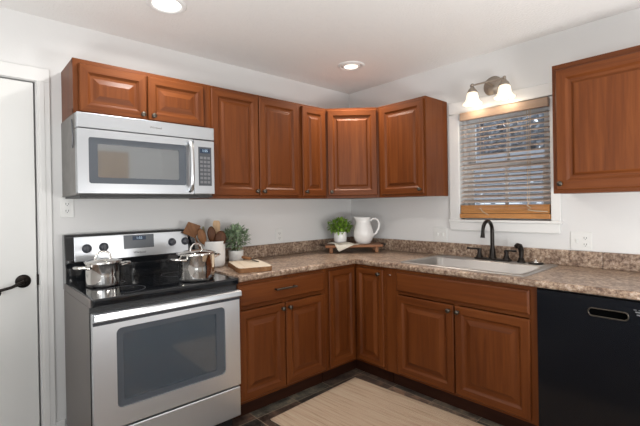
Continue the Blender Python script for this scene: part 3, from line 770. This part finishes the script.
MB().lathe([(0, .0005), (.070, .0005), (.070, .008), (.062, .014), (.050, .016), (.045, .022), (.020, .026), (0, .027)], (0, 0, .0), 'y', 32).build('backplate', 'sconce_metal', sc, weld=False)
a = MB(); a.tube([(0, -.02, 0), (0, -.07, .005), (0, -.118, .006)], .007, 10); a.tube([(-.115, -.12, .006), (.130, -.12, .006)], .006, 10)
a.lathe([(0, 0), (.012, .004), (.012, .012), (0, .016)], (0, -.026, 0), 'y', 14)
for x in (-.100, .128): a.lathe([(0, -.012), (.010, -.008), (.012, 0), (.010, .008), (0, .012)], (x, -.12, .008), seg=14)
a.build('arm', 'sconce_metal', sc, weld=False)
for x in (-.100, .128):
    MB().lathe([(0, 0), (.012, -.004), (.016, -.014), (.026, -.024), (.034, -.040), (.034, -.046), (0, -.044)], (x, -.12, .0), seg=22).build('shade_holder', 'sconce_metal', sc, weld=False)
    g = MB(); segs = 36; prof = [(.030, -.042), (.037, -.055), (.041, -.075), (.045, -.095), (.054, -.114), (.068, -.130)]
    vs = []
    for i, (r_, z) in enumerate(prof):
        for k in range(segs):
            an = 2 * pi * k / segs; q_ = (i / 5) ** 3
            rr_ = r_ * (1 + .05 * q_ * cos(8 * an)); vs.append((x + rr_ * cos(an), -.12 + rr_ * sin(an), z + .004 * q_ * cos(8 * an)))
    g.add(vs, [(i * segs + k, i * segs + (k + 1) % segs, (i + 1) * segs + (k + 1) % segs, (i + 1) * segs + k) for i in range(5) for k in range(segs)], 0, True)
    go = g.build('glass_shade', 'shade', sc, weld=False)
    so = go.modifiers.new('solid', 'SOLIDIFY'); so.thickness = .003
    MB().lathe([(0, -.115), (.012, -.111), (.019, -.098), (.017, -.082), (.011, -.066), (.010, -.05), (0, -.048)], (x, -.12, 0), seg=16).build('bulb', 'bulb', go, weld=False)
    l = bpy.data.lights.new('shade_light', 'POINT'); l.energy = .55; l.color = (1, .84, .64); l.shadow_soft_size = .03
    o = bpy.data.objects.new('shade_light', l); COL.objects.link(o); o.parent = sc; o.location = (x, -.12, -.15)

# ------------------------------------------------------------------ blind
bl = thing('window_blind', 'wooden venetian blind lowered over the window with slats half open', 'blind', (0, 0, 0))
MB().box(-.052, -.022, -1.802, -1.190, 1.940, 2.000).build('valance', 'valance', bl, bevel=.004)
MB().box(-.021, .030, -1.795, -1.170, 1.950, 1.998).build('headrail', 'vinyl', bl)
s = MB(); n = 18
def slat(s, zc, tilt, w=.050, t=.0028, x=.006, y0=-1.792, y1=-1.176):
    # room side lower
    dx, dz = cos(tilt) * w / 2, sin(tilt) * w / 2; nx, nz = -sin(tilt) * t / 2, cos(tilt) * t / 2
    P = [(x - dx - nx, zc - dz - nz), (x + dx - nx, zc + dz - nz), (x + dx + nx, zc + dz + nz), (x - dx + nx, zc - dz + nz)]
    vs = [(px, y, pz) for y in (y0, y1) for px, pz in P]
    s.add(vs, [(0, 1, 2, 3), (7, 6, 5, 4), (0, 4, 5, 1), (1, 5, 6, 2), (2, 6, 7, 3), (3, 7, 4, 0)])
for k in range(n): slat(s, 1.336 + k * (1.915 - 1.336) / (n - 1), R(21))
s.build('slats', 'slat', bl, weld=False)
s = MB()
for k in range(11): slat(s, 1.2475 + k * .0055, R(random.uniform(-1.5, 2)), t=.0045, x=.002 + random.uniform(-.0025, .0025))
s.build('stacked_slats', 'blindwood', bl, weld=False)
MB().box(-.030, .030, -1.798, -1.168, 1.209, 1.242).build('bottom_rail', 'blindwood', bl, bevel=.004)
for y in (-1.335, -1.66):
    m = MB()
    for x in (-.022, .032): m.tube([(x, y, 1.948), (x, y, 1.225)], .0012, 5)
    m.build('ladder_cord', 'cord', bl, weld=False)
m = MB()
for dy in (0, .012): m.tube([(-.056, -1.700 + dy, 1.94), (-.054, -1.69 + dy, 1.6), (-.050, -1.68 + dy, 1.32)], .0014, 5)
m.tube([(-.050, -1.68, 1.32), (-.052, -1.665, 1.30), (-.050, -1.69, 1.285), (-.052, -1.67, 1.27), (-.048, -1.72, 1.262), (-.046, -1.79, 1.258)], .004, 6)
m.build('pull_cord', 'cord', bl, weld=False)
m = MB().tube([(-.04, -1.40, 1.232), (-.045, -1.36, 1.255), (-.042, -1.335, 1.285)], .003, 6); m.build('tilt_cord', 'cord', bl, weld=False)

# ------------------------------------------------------------------ outlets
def outlet(name, label, cat, loc, rz, gangs):
    """gangs: list of 'o' (socket pair) / 's' (switch) / 'b' (rocker)"""
    t = thing(name, label, cat, loc, rz); w_ = .070 if len(gangs) == 1 else .116
    MB().box(-w_ / 2, w_ / 2, -.0005, -.006, -.0575, .0575).build('cover_plate', 'white_plastic', t, bevel=.002)
    for i, g in enumerate(gangs):
        cx = (i - (len(gangs) - 1) / 2) * .046
        if g == 'o':
            for s_ in (-1, 1):
                f = MB().box(cx - .016, cx + .016, -.0055, -.008, s_ * .020 - .013, s_ * .020 + .013).build('socket', 'white_plastic', t, bevel=.003)
                k = MB(); k.box(cx - .008, cx - .005, -.0078, -.0086, s_ * .020 - .003, s_ * .020 + .007); k.box(cx + .005, cx + .008, -.0078, -.0086, s_ * .020 - .003, s_ * .020 + .007); k.lathe([(0, .0086), (.0025, .0086), (.0025, .0078)], (cx, 0, s_ * .020 - .008), 'y', 10)
                k.build('slots', 'slot', f, weld=False)
        else:
            MB().box(cx - .006, cx + .006, -.0055, -.014, -.010, .012).build('switch_toggle', 'white_plastic', t, bevel=.002)
    return t
outlet('wall_outlet', 'white wall outlet between the range and the microwave at left', 'outlet', (-2.402, 0, 1.335), 0, ['o'])
outlet('wall_outlet', 'white wall outlet above the backsplash between the cutting board and corner', 'outlet', (-.880, 0, 1.075), 0, ['o'])
outlet('wall_switch', 'white double switch plate left of the faucet below the window', 'switch', (0, -.985, 1.073), -pi / 2, ['s', 's'])
outlet('wall_outlet', 'white double plate with switch and socket right of the window', 'outlet', (0, -1.965, 1.073), -pi / 2, ['s', 'o'])

# ------------------------------------------------------------------ pots
def pot(label, loc, rz, r, h):
    t = thing('cooking_pot', label, 'pot', loc, rz)
    MB().lathe([(0, 0), (r * .93, 0), (r * .97, .006), (r * .985, .018), (r, h * .5), (r, h - .006), (r + .005, h), (r + .002, h + .001), (r - .003, h - .003), (r - .004, .02), (0, .012)], seg=48).build('pot_body', 'polished', t, weld=False)
    for s_ in (-1, 1):
        m = MB(); y = .034
        m.tube([(s_ * r * .96, -y, h * .80), (s_ * (r + .030), -y, h * .84), (s_ * (r + .052), -y * .7, h * .86), (s_ * (r + .058), 0, h * .865), (s_ * (r + .052), y * .7, h * .86), (s_ * (r + .030), y, h * .84), (s_ * r * .96, y, h * .80)], [.008, .0065, .006, .006, .006, .0065, .008], 10)
        m.build('side_handle', 'polished', t, weld=False)
    ld = MB().lathe([(r + .006, h + .0015), (r + .007, h + .005), (r - .002, h + .008), (r * .7, h + .015), (r * .35, h + .020), (0, h + .021)], seg=48).build('lid', 'polished', t, weld=False)
    m = MB(); z = h + .018
    m.tube([(-.042, 0, z - .001), (-.038, 0, z + .018), (-.024, 0, z + .034), (0, 0, z + .040), (.024, 0, z + .034), (.038, 0, z + .018), (.042, 0, z - .001)], .0055, 10)
    m.build('lid_handle', 'polished', ld, weld=False)
pot('smaller stainless cooking pot with lid at the left rear of the cooktop', (-2.290, -.300, .9068), R(8), .086, .128)
pot('larger stainless cooking pot with lid at the right front of the cooktop', (-1.850, -.510, .9068), R(14), .103, .150)

# ------------------------------------------------------------------ crock with utensils
ckx, cky = -1.560, -.165
t = thing('utensil_crock', 'white ceramic crock of wooden utensils beside the range', 'crock', (ckx, cky, .9145))
MB().lathe([(0, 0), (.068, 0), (.074, .004), (.076, .02), (.078, .165), (.080, .172), (.078, .176), (.074, .172), (.071, .02), (0, .010)], seg=40).build('crock_body', 'white_ceramic', t, weld=False)
def utensil(name, label, mat, base_, top, shape, wid, ln, thick=.010, roll=0):
    """stick from base_ to top (world), head drawn along the stick's far end"""
    b0, b1 = Vector(base_), Vector(top); d = b1 - b0; L = d.length
    o_ = MB()
    zs = L - ln
    o_.tube([(0, 0, 0), (0, 0, zs * .6), (0, 0, zs + .01)], [.006, .0055, .006], 8)
    if shape == 'spoon':
        prof = [(0, .15), (.12, .55), (.3, .86), (.5, 1), (.7, .95), (.86, .72), (.96, .4), (1, .08)]
    elif shape == 'diamond':
        prof = [(0, .12), (.5, 1), (.54, 1), (1, .05)]
    else:
        prof = [(0, .3), (.25, .75), (.5, .95), (.85, 1), (.96, .85), (1, .6)]
    vs = []; K = 10
    for u_, w_ in prof:
        for k in range(K):
            a_ = 2 * pi * k / K
            dish = -.010 * (1 - (2 * u_ - 1) ** 2) if shape == 'spoon' else 0
            vs.append((wid / 2 * w_ * cos(a_), thick / 2 * (.4 + .6 * w_) * sin(a_) + dish, zs + u_ * ln))
    fs = [(i * K + k, i * K + (k + 1) % K, (i + 1) * K + (k + 1) % K, (i + 1) * K + k) for i in range(len(prof) - 1) for k in range(K)] + [tuple(range(K))[::-1], tuple(range((len(prof) - 1) * K, len(prof) * K))]
    o_.add(vs, fs, 0, shape == 'spoon')
    ob = o_.build(name, mat, weld=False)
    zx = d.normalized(); xx = Vector((.88, -.47, 0)); xx = (xx - zx * xx.dot(zx)).normalized(); yx = zx.cross(xx)
    rot = Matrix((xx, yx, zx)).transposed().to_4x4() @ Matrix.Rotation(roll, 4, 'Z')
    ob.matrix_world = Matrix.Translation(b0) @ rot
    tag(ob, label, 'utensil', 'wooden utensils in the white crock'); return ob
UZ = .932
UT_ = [
 ('wooden_spatula', 'brown wooden spatula with pointed square head, leftmost in the crock', 'utensil', (-.040, .030), (-.160, .045, 1.226), 'diamond', .125, .115, .007),
 ('wooden_spoon', 'reddish wooden spoon leaning left behind the range backguard', 'utensil', (-.038, -.012), (-.104, -.010, 1.180), 'spoon', .056, .115, .012),
 ('wooden_stick', 'thin olive wooden stick standing between the spoons', 'olive', (-.012, .040), (-.048, .060, 1.190), 'paddle', .016, .08, .006),
 ('wooden_spoon', 'dark wooden spoon standing upright in the middle of the crock', 'utensil_dark', (-.004, -.012), (-.025, -.012, 1.192), 'spoon', .058, .120, .012),
 ('wooden_spoon', 'wide brown wooden spoon leaning right, in front of pale paddle', 'utensil_dark', (.012, -.045), (.030, -.050, 1.160), 'spoon', .078, .115, .012),
 ('wooden_paddle', 'pale wooden paddle standing tallest at the right of the crock', 'utensil_pale', (.022, .018), (.045, .040, 1.228), 'paddle', .052, .15, .008),
]
for nm, lb, mt, b_, tp, shp, wd, ln, th in UT_:
    utensil(nm, lb, mt, (ckx + b_[0], cky + b_[1], UZ), (ckx + tp[0], cky + tp[1], tp[2]), shp, wd, ln, th)

# ------------------------------------------------------------------ plants
def leafy(seed, n, cz, rx, rz_, L, wd, zbase, droop=.2):
    rn = random.Random(seed); s = MB()
    for k in range(n):
        while True:
            p = Vector((rn.uniform(-1, 1), rn.uniform(-1, 1), rn.uniform(-.85, 1)))
            if .25 < p.length < 1: break
        pos = Vector((p.x * rx, p.y * rx, cz + p.z * rz_))
        d = Vector((p.x + rn.uniform(-.6, .6), p.y + rn.uniform(-.6, .6), p.z * .6 + rn.uniform(-.4, .6) - droop * .5)).normalized()
        sd = d.cross(Vector((rn.uniform(-.4, .4), rn.uniform(-.4, .4), 1))).normalized(); up = sd.cross(d)
        l_ = L * rn.uniform(.7, 1.25); w_ = wd * rn.uniform(.8, 1.2)
        a, b_, c_, e = pos, pos + d * l_ * .45 + sd * w_ / 2 + up * w_ * .15, pos + d * l_ - up * l_ * .12, pos + d * l_ * .45 - sd * w_ / 2 + up * w_ * .15
        mid = pos + d * l_ * .5
        s.add([a, b_, c_, e, mid], [(0, 1, 4), (1, 2, 4), (2, 3, 4), (3, 0, 4)], 0, True)
    st_ = MB()
    for k in range(26):
        a = rn.uniform(0, 2 * pi); r1 = rn.uniform(.005, .025); r2 = rx * rn.uniform(.2, .8)
        st_.tube([(r1 * cos(a), r1 * sin(a), zbase), (r2 * .6 * cos(a), r2 * .6 * sin(a), cz * .6 + zbase * .4), (r2 * cos(a), r2 * sin(a), cz + rz_ * rn.uniform(0, .7))], [.0016, .0014, .001], 5)
    return s, st_
p1 = thing('potted_plant', 'sage green small-leaved plant in a white pot behind the cutting board', 'plant', (-1.366, -.130, .9145))
MB().lathe([(0, 0), (.046, 0), (.050, .004), (.054, .085), (.055, .090), (.052, .091), (.049, .085), (.046, .015), (0, .012)], seg=32).build('pot', 'matte_white', p1, weld=False)
MB().lathe([(.049, .078), (.02, .082), (0, .083)], seg=20).build('soil', 'soil', p1, weld=False)
a, b_ = leafy(11, 560, .185, .088, .082, .033, .018, .08, -.5)
a.build('foliage', 'leaf_sage', p1, weld=False); b_.build('stems', 'stem', p1, weld=False)
TX, TY, TA = -.312, -.312, R(-41)
TH = .9145 + .068
p2 = thing('potted_plant', 'bright green bushy plant in a white pot on the wooden tray', 'plant', (TX + cos(TA) * -.105 - sin(TA) * .062, TY + sin(TA) * -.105 + cos(TA) * .062, TH + .0005))
MB().lathe([(0, 0), (.040, 0), (.050, .005), (.056, .03), (.058, .06), (.055, .100), (.053, .106), (.050, .104), (.050, .02), (0, .012)], seg=32).build('pot', 'white_ceramic', p2, weld=False)
MB().lathe([(.051, .092), (.02, .096), (0, .097)], seg=20).build('soil', 'soil', p2, weld=False)
a, b_ = leafy(23, 430, .152, .100, .058, .038, .022, .09, -.1)
a.build('foliage', 'leaf_fresh', p2, weld=False); b_.build('stems', 'stem', p2, weld=False)

# ------------------------------------------------------------------ tray, pitcher, napkin
t = thing('serving_tray', 'low wooden footed tray in the corner of the worktop', 'tray', (TX, TY, .9145), TA)
MB().box(-.245, .245, -.11, .11, .046, .068).build('tray_top', 'tray', t, bevel=.004)
for sx in (-1, 1):
    for sy in (-1, 1): MB().box(sx * .195 - .014, sx * .195 + .014, sy * .085 - .012, sy * .085 + .012, 0, .0458).build('foot', 'tray', t, bevel=.002)
    m = MB().tube([(sx * .238, -.045, .057), (sx * .275, -.042, .060), (sx * .290, 0, .062), (sx * .275, .042, .060), (sx * .238, .045, .057)], .004, 8)
    m.build('wire_handle', 'pewter', t, weld=False)
pv = Vector((TX, TY)) + Vector((cos(TA), sin(TA))) * .095 + Vector((-sin(TA), cos(TA))) * .012
t = thing('pitcher', 'white ceramic pitcher with loop handle on the wooden tray', 'pitcher', (pv.x, pv.y, TH + .0005), TA)
g = MB(); prof = [(0, 0), (.050, 0), (.060, .004), (.078, .035), (.088, .075), (.086, .110), (.072, .155), (.062, .185), (.063, .205), (.070, .232), (.066, .232), (.058, .205), (.057, .185), (.080, .09), (.05, .01), (0, .008)]
g.lathe(prof, seg=40)
vv = []
for x, y, z in g.v:
    if z > .17:
        k = (z - .17) / .062; an = math.atan2(y, x)
        sp_ = max(0, cos(an - pi)) ** 6
        x -= .020 * k * sp_; z += .008 * k * sp_
    vv.append((x, y, z))
g.v = vv
g.build('body', 'white_ceramic', t, weld=False)
MB().tube([(.060, 0, .195), (.080, 0, .215), (.108, 0, .218), (.132, 0, .200), (.140, 0, .165), (.132, 0, .125), (.112, 0, .090), (.080, 0, .068)], [.010, .010, .009, .009, .009, .009, .010, .011], 10).build('handle', 'white_ceramic', t, weld=False)
# napkin draped over the front edge of the tray
nm_ = MB(); N = 18
for i in range(N + 1):
    for j in range(N + 1):
        u, v = i / N, j / N
        c0, c1_, c2_, c3_ = (-.225, -.010), (-.055, .000), (.060, -.084), (-.125, -.172)
        lx = (1 - u) * (1 - v) * c0[0] + u * (1 - v) * c1_[0] + u * v * c2_[0] + (1 - u) * v * c3_[0] + .006 * sin(5 * v)
        ly = (1 - u) * (1 - v) * c0[1] + u * (1 - v) * c1_[1] + u * v * c2_[1] + (1 - u) * v * c3_[1] - .008 * sin(pi * u) * (1 - v)
        edge = -.112
        if ly >= edge: z = .0685 + .015 * abs(sin(4.5 * u + 2.5 * v + .4)) * (1 - .6 * v); yy_ = ly
        else: z = .0695 - (edge - ly) * .92; yy_ = edge - .004 - .003 * abs(sin(12 * u))
        nm_.add([(lx, yy_, z)], [])
nm_.f = [[i * (N + 1) + j, (i + 1) * (N + 1) + j, (i + 1) * (N + 1) + j + 1, i * (N + 1) + j + 1] for i in range(N) for j in range(N)]
nm_.m = [0] * len(nm_.f); nm_.sm = [True] * len(nm_.f)
no = nm_.build('linen_napkin', 'linen', weld=False); no.location = (TX, TY, .9145); no.rotation_euler = (0, 0, TA)
so = no.modifiers.new('solid', 'SOLIDIFY'); so.thickness = .003; so.offset = 1
tag(no, 'cream linen napkin draped over the front edge of the wooden tray', 'napkin')

# ------------------------------------------------------------------ cutting board and spreader
cb = thing('cutting_board', 'thick pale cutting board with bark edge beside the sage plant', 'cutting board', (-1.450, -.440, .9145), R(72))
rn = random.Random(5); out = []
for k in range(48):
    a = 2 * pi * k / 48; ca, sa = cos(a), sin(a); e = .22
    out.append((.180 * math.copysign(abs(ca) ** e, ca) * (1 + rn.uniform(-.012, .012)), .110 * math.copysign(abs(sa) ** e, sa) * (1 + rn.uniform(-.03, .03))))
MB().prism(out, .0, .030).build('bark_slab', 'bark', cb, bevel=.003)
MB().prism([(x * .985, y * .975) for x, y in out], .0302, .0325).build('top_face', 'board_top', cb)
sp = thing('spreader_knife', 'small knife with wooden handle lying on the cutting board', 'knife', (-1.385, -.350, .9145 + .0400), R(-84))
sp.rotation_euler = (0, R(5), R(-84))
MB().box(-.085, .005, -.012, .012, .0, .017).build('wooden_handle', 'utensil', sp, bevel=.004)
MB().prism([(.005, -.008), (.05, -.012), (.085, -.010), (.095, 0), (.085, .008), (.005, .008)], .004, .0065).build('blade', 'pewter', sp)

# ------------------------------------------------------------------ rug
ro = MB()
N1, N2 = 8, 16
ro.box(-.40, .40, -.80, .80, 0, .009)
rug = ro.build('jute_rug', 'jute', bevel=.004); rug.location = (-1.050, -1.492, F0 + .0005); rug.rotation_euler = (0, 0, R(3.2))
tag(rug, 'woven tan jute rug on the slate floor before the cabinets', 'rug')
